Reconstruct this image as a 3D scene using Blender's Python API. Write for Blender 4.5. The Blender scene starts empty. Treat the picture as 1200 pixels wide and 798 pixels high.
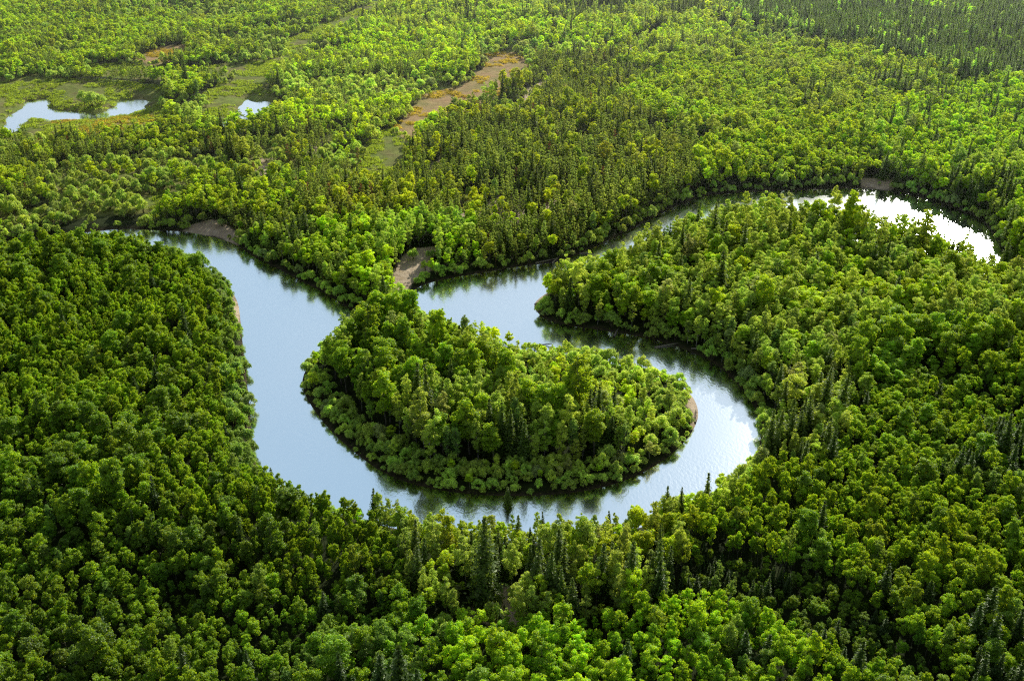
import bpy, math, random
import numpy as np

# ----------------------------------------------------------------------------
#  A meandering river in boreal forest, seen from the air
# ----------------------------------------------------------------------------
rng = np.random.default_rng(11)
random.seed(11)
scn = bpy.context.scene
col = scn.collection
R = math.radians

# ---------------------------------------------------------------- camera ----
CAM_H = 130.0
PITCH = 27.5                      # degrees below the horizon
FPX = 1265.0                      # focal length for a 1200 px wide picture
cam_d = bpy.data.cameras.new('camera')
cam = bpy.data.objects.new('camera', cam_d)
col.objects.link(cam)
cam.location = (0, 0, CAM_H)
cam.rotation_euler = (R(90 - PITCH), 0, 0)
cam_d.sensor_width = 36.0
cam_d.lens = 36.0 * FPX / 1200.0
cam_d.clip_start = 1.0
cam_d.clip_end = 30000.0
scn.camera = cam
SP, CP = math.sin(R(PITCH)), math.cos(R(PITCH))


def at(px, py, z=0.0):
    """survey point of the photograph -> metres on the plane at height z"""
    px = np.asarray(px, float); py = np.asarray(py, float)
    x = (px - 600.0) / FPX; y = (399.0 - py) / FPX
    dx, dy, dz = x, CP + y * SP, -SP + y * CP
    t = (z - CAM_H) / dz
    return np.stack([dx * t, dy * t], -1)


def to_px(X, Y, Z):
    X = np.asarray(X, float); Y = np.asarray(Y, float); Z = np.asarray(Z, float) - CAM_H
    depth = Y * CP - Z * SP
    up = Y * SP + Z * CP
    return 600 + FPX * X / depth, 399 - FPX * up / depth, depth


def poly(pts, z=0.0):
    a = np.array(pts, float)
    return at(a[:, 0], a[:, 1], z)


def smooth_poly(p, it=2):
    for _ in range(it):
        q = np.roll(p, -1, 0)
        p = np.stack([p * .75 + q * .25, p * .25 + q * .75], 1).reshape(-1, 2)
    return p


# ---------------------------------------------------------------- noise -----
def _hash(ix, iy, seed):
    ix = ix.astype(np.int64); iy = iy.astype(np.int64)
    h = (ix * 374761393 + iy * 668265263 + seed * 1442695041) & 0x7fffffff
    h = ((h ^ (h >> 13)) * 1274126177) & 0x7fffffff
    return ((h ^ (h >> 16)) & 0xffff) / 65535.0


def vnoise(x, y, wl, seed=0):
    x = np.asarray(x, float) / wl; y = np.asarray(y, float) / wl
    ix = np.floor(x); iy = np.floor(y)
    fx = x - ix; fy = y - iy
    fx = fx * fx * (3 - 2 * fx); fy = fy * fy * (3 - 2 * fy)
    a = _hash(ix, iy, seed); b = _hash(ix + 1, iy, seed)
    c = _hash(ix, iy + 1, seed); d = _hash(ix + 1, iy + 1, seed)
    return (a * (1 - fx) + b * fx) * (1 - fy) + (c * (1 - fx) + d * fx) * fy


def fbm(x, y, wl, seed=0, o=3):
    s = 0; w = 1; t = 0
    for k in range(o):
        s = s + w * vnoise(x, y, wl / 2 ** k, seed + 17 * k); t += w; w *= .5
    return s / t


def inside(p, pg):
    x, y = p[:, 0], p[:, 1]
    r = np.zeros(len(p), bool)
    x0, y0 = pg.min(0); x1, y1 = pg.max(0)
    m = (x >= x0) & (x <= x1) & (y >= y0) & (y <= y1)
    if not m.any():
        return r
    xs, ys = x[m], y[m]
    c = np.zeros(len(xs), bool)
    n = len(pg)
    for i in range(n):
        ax, ay = pg[i]; bx, by = pg[(i + 1) % n]
        if ay == by:
            continue
        k = ((ay > ys) != (by > ys)) & (xs < (bx - ax) * (ys - ay) / (by - ay) + ax)
        c ^= k
    r[m] = c
    return r


def edge_dist(p, pg, far=40.0):
    """signed distance, positive outside, capped at far"""
    out = np.full(len(p), far)
    x0, y0 = pg.min(0) - far; x1, y1 = pg.max(0) + far
    m = (p[:, 0] >= x0) & (p[:, 0] <= x1) & (p[:, 1] >= y0) & (p[:, 1] <= y1)
    q = p[m]
    if len(q) == 0:
        return out
    best = np.full(len(q), far * far)
    n = len(pg)
    for i in range(n):
        a = pg[i]; d = pg[(i + 1) % n] - a
        L = d @ d
        if L < 1e-9:
            continue
        v = q - a
        t = np.clip((v @ d) / L, 0, 1)
        e = v - t[:, None] * d
        best = np.minimum(best, (e * e).sum(1))
    s = np.sqrt(best)
    s[inside(q, pg)] *= -1
    out[m] = s
    return out


# ------------------------------------------------------------- the map ------
def ragged(p, amp=1.3):
    q = smooth_poly(p, 3)
    return q + (np.stack([fbm(q[:, 0], q[:, 1], 7, 301), fbm(q[:, 0], q[:, 1], 7, 302)], 1) - .5) * amp * 5


RIVER = smooth_poly(poly([
    # far and inner shores, downstream
    (1270, 340), (1205, 320), (1174, 296), (1167, 278), (1150, 257), (1110, 241), (1050, 223), (1000, 220), (960, 222), (900, 224),
    (860, 226), (828, 229), (795, 240), (765, 255), (735, 272), (700, 288), (670, 302), (640, 308), (610, 312), (575, 318),
    (545, 323), (512, 329), (490, 336), (480, 345), (478, 355), (490, 368), (512, 380), (550, 395), (605, 410), (650, 416),
    (700, 422), (745, 433), (785, 447), (808, 458), (820, 480), (815, 502), (792, 530), (745, 560), (685, 577), (610, 582),
    (530, 578), (460, 562), (410, 527), (375, 492), (352, 455), (358, 430), (385, 402), (415, 383), (430, 370), (422, 364),
    (408, 362), (385, 346), (350, 328), (320, 312), (300, 303), (283, 290), (262, 281), (245, 277), (215, 271), (180, 270),
    (150, 268), (120, 270), (60, 277), (-90, 302),
    # outer and near shores, back upstream
    (-90, 320), (30, 299), (105, 288), (160, 293), (205, 304), (240, 318), (266, 334), (279, 352), (282, 375), (285, 410),
    (290, 450), (294, 500), (298, 538), (308, 562), (338, 584), (400, 603), (440, 614), (500, 627), (560, 634), (600, 637),
    (660, 635), (720, 626), (780, 610), (835, 586), (868, 559), (888, 531), (893, 505), (887, 480), (868, 455), (842, 427),
    (800, 408), (760, 396), (700, 386), (660, 381), (637, 374), (624, 360), (630, 350), (652, 337), (690, 325), (718, 316),
    (750, 297), (778, 284), (805, 283), (850, 271), (900, 269), (970, 279), (1040, 289), (1090, 298), (1122, 310), (1165, 328),
    (1270, 372)]))
POND_A = ragged(poly([(2, 146), (10, 136), (23, 131), (29, 121), (45, 116), (57, 119), (60, 128), (78, 130), (95, 133), (118, 134), (132, 127), (140, 118),
                    (158, 115), (175, 119), (170, 130), (152, 136), (125, 140), (100, 142), (78, 142), (62, 144), (46, 140), (33, 141), (25, 147),
                    (22, 154), (8, 160)]))
POND_B = ragged(poly([(252, 148), (270, 141), (281, 128), (289, 112), (295, 121), (312, 118), (327, 123), (318, 136), (296, 146), (270, 152)]))
POND_C = smooth_poly(poly([(428, -8), (440, -3), (470, -4), (468, 3), (440, 5), (428, 1)]))
WATERS = [RIVER, POND_A, POND_B, POND_C]

CLEAR = [   # (outline, kind, openness): meadow / marsh / brown / sand / turf
    (poly([(-40, 104), (40, 98), (130, 99), (192, 106), (196, 130), (196, 158), (150, 172), (60, 176), (-40, 170)]), 'marsh'),
    (poly([(60, 144), (130, 140), (180, 140), (186, 160), (140, 170), (70, 168)]), 'brown'),
    (poly([(238, 118), (262, 100), (290, 92), (322, 72), (338, 50), (370, 40), (430, 33), (422, 42), (372, 54), (350, 66), (332, 88),
           (312, 108), (338, 128), (312, 150), (262, 164), (234, 156)]), 'marsh'),
    (poly([(462, 158), (476, 142), (496, 117), (543, 104), (563, 86), (560, 69), (604, 65), (630, 80), (616, 98), (586, 119), (542, 142), (508, 160), (480, 176)]), 'brown'),
    (poly([(420, 186), (456, 154), (490, 174), (474, 204), (446, 228), (408, 220)]), 'marsh'),
    (poly([(100, 80), (165, 80), (235, 84), (330, 74), (336, 90), (240, 100), (160, 98), (100, 94)]), 'marsh'),
    (poly([(350, 46), (420, 14), (450, -4), (478, -4), (446, 22), (362, 60)]), 'marsh'),
    (poly([(156, 74), (188, 60), (224, 56), (220, 72), (182, 82)]), 'brown'),
    (poly([(168, 238), (200, 230), (212, 244), (190, 262), (165, 258)]), 'turf'),
    (poly([(213, 272), (230, 267), (250, 264), (268, 271), (284, 282), (284, 290), (262, 281), (245, 277)]), 'sand'),
    (poly([(454, 352), (459, 332), (470, 314), (490, 299), (508, 297), (508, 322), (488, 335), (480, 352)]), 'sand'),
    (poly([(548, 730), (562, 704), (590, 692), (622, 702), (616, 735), (584, 746)]), 'sand'),
    (poly([(1004, 221), (1010, 214), (1042, 214), (1050, 223)]), 'sand'),
    (poly([(534, 280), (540, 250), (552, 234), (560, 240), (550, 268), (546, 288)]), 'sand'),
    (poly([(668, 182), (680, 164), (696, 165), (690, 182)]), 'sand'),
    (poly([(600, 136), (618, 110), (644, 96), (650, 104), (630, 124), (616, 142)]), 'sand'),
    (poly([(500, 212), (520, 182), (530, 184), (512, 216)]), 'sand'),
    (poly([(812, 190), (824, 166), (836, 170), (826, 192)]), 'sand'),
    (poly([(724, 70), (745, 50), (775, 40), (770, 52), (740, 68)]), 'sand'),
    (poly([(1085, 12), (1078, 0), (1090, -4), (1096, 12)]), 'sand'),
    (poly([(290, 215), (310, 190), (325, 192), (318, 215)]), 'sand'),
    (poly([(624, 366), (620, 352), (640, 340), (650, 338), (640, 352), (634, 368)]), 'sand'),
    (poly([(808, 500), (806, 470), (800, 452), (822, 462), (826, 490), (814, 508)]), 'sand'),
    (poly([(596, 402), (606, 396), (650, 402), (700, 408), (700, 414), (604, 408)]), 'sand'),
    (poly([(272, 380), (268, 345), (276, 340), (286, 360), (286, 385)]), 'sand'),
]


def water_dist(p):
    d = np.full(len(p), 40.0)
    for w in WATERS:
        d = np.minimum(d, edge_dist(p, w))
    return d


def relief(p):
    x, y = p[:, 0], p[:, 1]
    return (fbm(x, y, 60, 3) - .5) * 1.6 + np.clip((y - 900) / 4000, 0, 1) ** 1.5 * 90 * fbm(x, y, 900, 8)


def ground_z(p, d=None):
    if d is None:
        d = water_dist(p)
    shore = np.where(d < 0, np.maximum(d * .5, -2.0), np.minimum(d * .45, 1.0))
    inland = np.clip((d - 2) / 14, 0, 1)
    z = shore + inland * (1.0 + relief(p))
    return np.where(d > .6, np.maximum(z, .25), z)


# ------------------------------------------------------------ materials -----
def new_mat(name):
    m = bpy.data.materials.new(name); m.use_nodes = True
    nt = m.node_tree; nt.nodes.clear()
    out = nt.nodes.new('ShaderNodeOutputMaterial')
    return m, nt, out


def N(nt, typ, **kw):
    n = nt.nodes.new(typ)
    for k, v in kw.items():
        if k in n.inputs:
            n.inputs[k].default_value = v
        else:
            setattr(n, k, v)
    return n


def mixc(nt, fac, a, b, mode='MIX'):
    n = nt.nodes.new('ShaderNodeMix'); n.data_type = 'RGBA'; n.blend_type = mode
    for sock, v in ((n.inputs['Factor'], fac), (n.inputs[6], a), (n.inputs[7], b)):
        if isinstance(v, bpy.types.NodeSocket):
            nt.links.new(v, sock)
        elif isinstance(v, (int, float)):
            sock.default_value = v
        else:
            sock.default_value = (*v, 1) if len(v) == 3 else v
    return n.outputs[2]


def math_n(nt, op, a, b=None, clamp=False):
    n = nt.nodes.new('ShaderNodeMath'); n.operation = op; n.use_clamp = clamp
    for i, v in enumerate((a, b)):
        if v is None:
            continue
        if isinstance(v, bpy.types.NodeSocket):
            nt.links.new(v, n.inputs[i])
        else:
            n.inputs[i].default_value = v
    return n.outputs[0]


def leaf_material(name, dark, light, trans, tfac=.45, gloss=.03):
    m, nt, out = new_mat(name)
    a = N(nt, 'ShaderNodeAttribute', attribute_name='leaf')
    tint = N(nt, 'ShaderNodeAttribute', attribute_name='tint', attribute_type='INSTANCER')
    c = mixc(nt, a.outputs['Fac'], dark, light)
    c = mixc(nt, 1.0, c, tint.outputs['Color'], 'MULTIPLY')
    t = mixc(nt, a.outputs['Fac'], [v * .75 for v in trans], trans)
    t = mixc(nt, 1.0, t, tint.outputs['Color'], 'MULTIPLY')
    d = N(nt, 'ShaderNodeBsdfDiffuse'); nt.links.new(c, d.inputs['Color'])
    tr = N(nt, 'ShaderNodeBsdfTranslucent'); nt.links.new(t, tr.inputs['Color'])
    mx = N(nt, 'ShaderNodeMixShader'); mx.inputs[0].default_value = tfac
    nt.links.new(d.outputs[0], mx.inputs[1]); nt.links.new(tr.outputs[0], mx.inputs[2])
    g = N(nt, 'ShaderNodeBsdfGlossy'); g.inputs['Roughness'].default_value = .45
    g.inputs['Color'].default_value = (.9, .95, .8, 1)
    m2 = N(nt, 'ShaderNodeMixShader'); m2.inputs[0].default_value = gloss
    nt.links.new(mx.outputs[0], m2.inputs[1]); nt.links.new(g.outputs[0], m2.inputs[2])
    nt.links.new(m2.outputs[0], out.inputs[0])
    return m


def bark_material(name, c0, c1, scale):
    m, nt, out = new_mat(name)
    tc = N(nt, 'ShaderNodeTexCoord')
    n = N(nt, 'ShaderNodeTexNoise', Scale=scale, Detail=4.0)
    mp = N(nt, 'ShaderNodeMapping'); mp.inputs['Scale'].default_value = (1, 1, 2.2)
    nt.links.new(tc.outputs['Object'], mp.inputs[0]); nt.links.new(mp.outputs[0], n.inputs['Vector'])
    r = N(nt, 'ShaderNodeValToRGB'); nt.links.new(n.outputs[0], r.inputs[0])
    r.color_ramp.elements[0].position = .38; r.color_ramp.elements[0].color = (*c0, 1)
    r.color_ramp.elements[1].position = .6; r.color_ramp.elements[1].color = (*c1, 1)
    d = N(nt, 'ShaderNodeBsdfDiffuse'); nt.links.new(r.outputs[0], d.inputs['Color'])
    nt.links.new(d.outputs[0], out.inputs[0])
    return m


LEAF = {
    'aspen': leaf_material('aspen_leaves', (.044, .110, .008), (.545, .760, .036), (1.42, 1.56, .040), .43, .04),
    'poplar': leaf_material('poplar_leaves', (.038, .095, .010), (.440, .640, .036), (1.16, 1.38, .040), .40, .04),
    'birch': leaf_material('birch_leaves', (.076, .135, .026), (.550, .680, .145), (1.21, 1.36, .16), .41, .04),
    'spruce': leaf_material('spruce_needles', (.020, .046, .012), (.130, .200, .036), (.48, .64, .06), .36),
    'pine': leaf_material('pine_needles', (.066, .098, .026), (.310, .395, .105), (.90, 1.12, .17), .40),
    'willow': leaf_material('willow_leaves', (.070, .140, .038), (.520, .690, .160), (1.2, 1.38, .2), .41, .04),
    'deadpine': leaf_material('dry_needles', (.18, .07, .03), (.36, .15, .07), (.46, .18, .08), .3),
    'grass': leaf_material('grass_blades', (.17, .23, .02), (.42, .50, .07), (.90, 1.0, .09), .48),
}
BARK = {
    'aspen': bark_material('aspen_bark', (.10, .09, .07), (.26, .25, .19), 2.0),
    'poplar': bark_material('poplar_bark', (.10, .09, .07), (.24, .22, .17), 2.0),
    'birch': bark_material('birch_bark', (.10, .09, .08), (.55, .52, .46), 1.4),
    'spruce': bark_material('spruce_bark', (.05, .035, .025), (.11, .085, .06), 3.0),
    'pine': bark_material('pine_bark', (.08, .045, .025), (.19, .115, .06), 3.0),
    'willow': bark_material('willow_bark', (.07, .06, .04), (.16, .13, .09), 3.0),
    'deadpine': bark_material('dry_bark', (.12, .10, .085), (.28, .24, .2), 3.0),
}
LOG_M = bark_material('bleached_wood', (.16, .13, .1), (.38, .34, .28), 2.5)


# --------------------------------------------------------- tree geometry ----
def leaf_quads(cent, nrm, size, val, asp=.75):
    """one rhombic spray of leaves per centre"""
    n = len(cent)
    nrm = nrm / (np.linalg.norm(nrm, axis=1, keepdims=True) + 1e-9)
    r = rng.normal(size=(n, 3))
    u = np.cross(nrm, r); u /= (np.linalg.norm(u, axis=1, keepdims=True) + 1e-9)
    v = np.cross(nrm, u)
    s = size[:, None]
    bend = nrm * s * .18
    V = np.stack([cent + u * s - bend, cent + v * s * asp, cent - u * s - bend, cent - v * s * asp], 1).reshape(-1, 3)
    F = np.arange(4 * n).reshape(n, 4)
    return V, F, np.repeat(val, 4)


def clump_leaves(C, Rr, per, size, up=.5, squash=.8, val0=None):
    P, Nn, S, L = [], [], [], []
    for c, r in zip(C, Rr):
        k = max(8, int(per * r * r))
        d = rng.normal(size=(k, 3)); d /= np.linalg.norm(d, axis=1, keepdims=True)
        low = (d[:, 2] < -.15) & (rng.uniform(size=k) < .75)
        d[:, 2] = np.where(low, -d[:, 2] * .6, d[:, 2])
        rad = r * rng.uniform(.30, 1.0, k) ** .6 * np.where(rng.uniform(size=k) < .14, rng.uniform(1.05, 1.4, k), 1.0)
        p = c + d * rad[:, None] * np.array([1, 1, squash])
        P.append(p); Nn.append(d * .7 + rng.normal(size=(k, 3)) * .55 + np.array([0, 0, up]))
        S.append(size * rng.uniform(.65, 1.3, k))
        base = rng.uniform(.2, .8)
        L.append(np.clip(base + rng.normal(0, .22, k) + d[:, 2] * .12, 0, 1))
    return leaf_quads(np.concatenate(P), np.concatenate(Nn), np.concatenate(S), np.concatenate(L))


def tube(path, rad, sides=6):
    path = np.array(path, float); n = len(path)
    V = []
    for i in range(n):
        t = path[min(i + 1, n - 1)] - path[max(i - 1, 0)]; t /= np.linalg.norm(t) + 1e-9
        a = np.array([1, 0, 0]) if abs(t[0]) < .8 else np.array([0, 1, 0])
        u = np.cross(t, a); u /= np.linalg.norm(u); v = np.cross(t, u)
        for k in range(sides):
            th = 2 * math.pi * k / sides
            V.append(path[i] + rad[i] * (math.cos(th) * u + math.sin(th) * v))
    F = []
    for i in range(n - 1):
        for k in range(sides):
            a = i * sides + k; b = i * sides + (k + 1) % sides
            F.append((a, b, b + sides, a + sides))
    F.append(tuple(range(sides))[::-1] if sides == 4 else None)
    return np.array(V), [f for f in F if f]


def join_tubes(tubes):
    V, F, o = [], [], 0
    for v, f in tubes:
        V.append(v); F += [tuple(i + o for i in q) for q in f]; o += len(v)
    return np.concatenate(V), np.array(F)


def trunk_geo(h, r0, limbs, lean=.25, top=.9):
    """tapered trunk with limbs; limbs: list of (height, tip)"""
    n = 7
    wob = np.cumsum(rng.normal(0, lean * .35, (n, 2)), 0); wob -= wob[0]
    path = [(wob[i, 0], wob[i, 1], -.35 + (h * top + .35) * i / (n - 1)) for i in range(n)]
    rad = [r0 * (1.25 if i == 0 else 1) * (1 - .86 * i / (n - 1)) for i in range(n)]
    T = [tube(path, rad)]
    P = np.array(path)
    for z, tip in limbs:
        k = np.clip((z + .35) / (h * top + .35), 0, .98) * (n - 1)
        i = int(k); a = P[i] * (1 - k + i) + P[i + 1] * (k - i)
        rr = r0 * (1 - .8 * k / (n - 1)) * .5
        tip = np.array(tip); mid = a * .5 + tip * .5 + np.array([0, 0, -.12 * np.linalg.norm(tip - a)])
        T.append(tube([a, mid, tip], [rr, rr * .7, rr * .25], 4))
    return join_tubes(T)


def broadleaf(h, w, zlow, n, cr, per, size, taper=1.0, up=.5, trunk_r=.14, gap=.0):
    """crown of many leaf clumps on limbs"""
    C, Rr = [], []
    zc = (h + zlow) / 2; hz = (h - zlow) / 2
    tries = 0
    while len(C) < n and tries < 4000:
        tries += 1
        d = rng.normal(size=3); d /= np.linalg.norm(d)
        q = rng.uniform(.25, 1) ** .5
        z = d[2] * q
        prof = 1.0 if z > -.2 else 1.0 - .45 * (-z - .2)
        prof *= 1 - max(0, z) * (1 - taper)
        p = np.array([d[0] * q * w / 2 * prof * .85, d[1] * q * w / 2 * prof * .85, zc + z * hz * .88])
        r = cr * rng.uniform(.5, 1.3)
        if all(np.linalg.norm(p - c) > (r + r2) * .52 for c, r2 in zip(C, Rr)):
            C.append(p); Rr.append(r)
    for _ in range(int(n * 1.1)):
        j = int(rng.integers(0, n)) % len(C)
        d = rng.normal(size=3); d[2] = abs(d[2]) * .9; d /= np.linalg.norm(d)
        C.append(C[j] + d * Rr[j] * rng.uniform(.85, 1.3)); Rr.append(cr * rng.uniform(.22, .46))
    lop = rng.normal(0, w * .05, 2)
    C = [c + np.array([lop[0], lop[1], 0]) * max(0, (c[2] - zlow) / (h - zlow)) for c in C]
    lv = clump_leaves(C, Rr, per, size, up)
    order = rng.permutation(n if n < len(C) else len(C))[:8]
    limbs = [(max(zlow * .55, C[i][2] - abs(C[i][0]) - abs(C[i][1]) - rng.uniform(.4, 1.2)), C[i]) for i in order]
    return lv, trunk_geo(h, trunk_r, limbs)


def conifer(h, w, zlow, tiers, per, size, droop=.45, power=1.0, rag=.25):
    P, Nn, S, L = [], [], [], []
    for t in range(tiers):
        f = (t + rng.uniform(-.3, .3)) / tiers
        f = min(max(f, 0), .985)
        z = zlow + (h - zlow) * f
        rr = w / 2 * (1 - f) ** power * rng.uniform(1 - rag, 1 + rag * .5) + .10
        nb = max(5, int(6 + 8 * (1 - f)))
        a0 = rng.uniform(0, 6.28)
        for b in range(nb):
            a = a0 + 6.28318 * b / nb + rng.normal(0, .2)
            r = rr * rng.uniform(.65, 1.12)
            k = max(2, int(per * r + 1))
            s = (np.arange(k) + .6) / k
            x = np.cos(a) * r * s; y = np.sin(a) * r * s
            zz = z - droop * r * s ** 1.3 + rng.normal(0, .08, k)
            side = rng.normal(0, .11 * r + .02, k)
            P.append(np.stack([x - np.sin(a) * side, y + np.cos(a) * side, zz], 1))
            nn = np.tile(np.array([np.cos(a) * .5, np.sin(a) * .5, .8]), (k, 1)) + rng.normal(size=(k, 3)) * .45
            Nn.append(nn); S.append(size * (1.15 - .45 * s) * rng.uniform(.7, 1.25, k) * (.75 + .5 * (1 - f)))
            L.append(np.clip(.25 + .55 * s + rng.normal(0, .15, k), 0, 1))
    tip = np.array([[0, 0, h - .1], [0, 0, h - .45], [0, 0, h - .8]])
    P.append(tip); Nn.append(rng.normal(size=(3, 3)) + np.array([1, 0, 0])); S.append(np.array([.14, .2, .26])); L.append(np.full(3, .7))
    lv = leaf_quads(np.concatenate(P), np.concatenate(Nn), np.concatenate(S), np.concatenate(L), .55)
    return lv, trunk_geo(h, .16, [], lean=.06, top=.97)


def make_forms():
    F = {}
    F['aspen'] = [broadleaf(12 * rng.uniform(.94, 1.06), rng.uniform(4.2, 5.2), rng.uniform(3.6, 5.6), int(rng.integers(17, 25)),
                            rng.uniform(.76, .96), 330, .165) for _ in range(8)]
    F['poplar'] = [broadleaf(16 * rng.uniform(.94, 1.05), rng.uniform(5.8, 7.0), rng.uniform(2.4, 4.5), int(rng.integers(36, 48)),
                             rng.uniform(.86, 1.06), 290, .18, .8, trunk_r=.22) for _ in range(6)]
    F['birch'] = [broadleaf(14 * rng.uniform(.94, 1.05), rng.uniform(3.4, 4.4), rng.uniform(1.3, 2.8), int(rng.integers(30, 40)),
                            rng.uniform(.58, .74), 340, .14, .72, .2, trunk_r=.13) for _ in range(7)]
    F['spruce'] = [conifer(16 * rng.uniform(.95, 1.05), rng.uniform(4.2, 5.2), 1.0, 30, 3.0, .40, power=.85) for _ in range(6)]
    F['pine'] = []
    for _ in range(7):
        h = 11 * rng.uniform(.93, 1.07); n = 17; zl = h * rng.uniform(.22, .38)
        C, Rr = [], []
        for i in range(n):
            f = i / (n - 1); z = zl + (h - zl - .3) * f
            rad = (1.25 * (1 - f) ** .75 + .05) * rng.uniform(.55, 1.2); a = i * 2.4 + rng.normal(0, .4)
            C.append(np.array([math.cos(a) * rad, math.sin(a) * rad, z])); Rr.append((.62 - .2 * f) * rng.uniform(.8, 1.2))
        F['pine'].append((clump_leaves(C, Rr, 150, .22, .3, .7), trunk_geo(h, .14, [(c[2] - .25, c) for c in C[:9]], .12, .97)))
    F['deadpine'] = []
    for _ in range(3):
        h = 10 * rng.uniform(.9, 1.1); n = 13; C, Rr = [], []
        for i in range(n):
            f = i / (n - 1); z = h * .25 + h * .72 * f; rad = (1.2 * (1 - f) ** .8) * rng.uniform(.5, 1.2); a = i * 2.4
            C.append(np.array([math.cos(a) * rad, math.sin(a) * rad, z])); Rr.append(.5 * rng.uniform(.7, 1.2))
        F['deadpine'].append((clump_leaves(C, Rr, 60, .2, .2, .7), trunk_geo(h, .13, [(c[2] - .2, c) for c in C], .12, .98)))
    F['willow'] = []
    for _ in range(7):
        w = rng.uniform(3.2, 4.6); h = rng.uniform(3.2, 4.4); C, Rr = [], []
        for i in range(24):
            a = rng.uniform(0, 6.28); q = rng.uniform(0, 1) ** .5
            C.append(np.array([math.cos(a) * q * w * .36, math.sin(a) * q * w * .36, h * (.25 + .52 * (1 - q * q * .75) * rng.uniform(.6, 1))]))
            Rr.append(rng.uniform(.38, .66))
        tubes = [tube([(0, 0, -.2), tuple(C[i] * np.array([.5, .5, .45])), tuple(C[i])], [.06, .045, .015], 4) for i in range(8)]
        F['willow'].append((clump_leaves(C, Rr, 330, .125, .45, 1.05), join_tubes(tubes)))
    return F


def mesh_from(name, V, Fc, mats, mat_idx=None, leaf=None):
    me = bpy.data.meshes.new(name)
    me.from_pydata(V.tolist(), [], [tuple(f) for f in Fc])
    for m in mats:
        me.materials.append(m)
    if mat_idx is not None:
        me.polygons.foreach_set('material_index', np.asarray(mat_idx, np.int32))
    if leaf is not None:
        at_ = me.attributes.new('leaf', 'FLOAT', 'POINT'); at_.data.foreach_set('value', leaf.astype(np.float32))
    me.update()
    return me


KIND_NAME = {'aspen': 'aspen_tree', 'poplar': 'poplar_tree', 'birch': 'birch_tree', 'spruce': 'spruce_tree', 'pine': 'pine_tree',
             'willow': 'willow_shrub', 'deadpine': 'dead_pine_tree'}
FORMS = make_forms()
MESH = {}       # kind -> list of (trunk mesh, crown mesh, whole mesh)
FORM_COL = {}
FH = {}
for k, forms in FORMS.items():
    MESH[k] = []; FH[k] = []
    c = bpy.data.collections.new(k + '_forms'); FORM_COL[k] = c
    for i, (lv, tk) in enumerate(forms):
        V, Fq, val = lv; TV, TF = tk
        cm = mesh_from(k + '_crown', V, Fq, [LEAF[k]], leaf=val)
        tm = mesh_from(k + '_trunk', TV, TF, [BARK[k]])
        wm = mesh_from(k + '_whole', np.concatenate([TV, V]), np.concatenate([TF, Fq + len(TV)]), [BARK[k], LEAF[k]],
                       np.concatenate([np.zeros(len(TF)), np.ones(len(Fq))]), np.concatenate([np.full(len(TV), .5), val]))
        MESH[k].append((tm, cm, wm)); FH[k].append((V[:, 2].max(), np.percentile(np.hypot(V[:, 0], V[:, 1]), 94), V[:, 2].min()))
        o = bpy.data.objects.new('%s_form_%02d' % (k, i), wm); c.objects.link(o)
REF_H = {k: float(np.mean([f[0] for f in v])) for k, v in FH.items()}
REF_W = {k: float(np.mean([f[1] for f in v])) for k, v in FH.items()}

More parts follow.
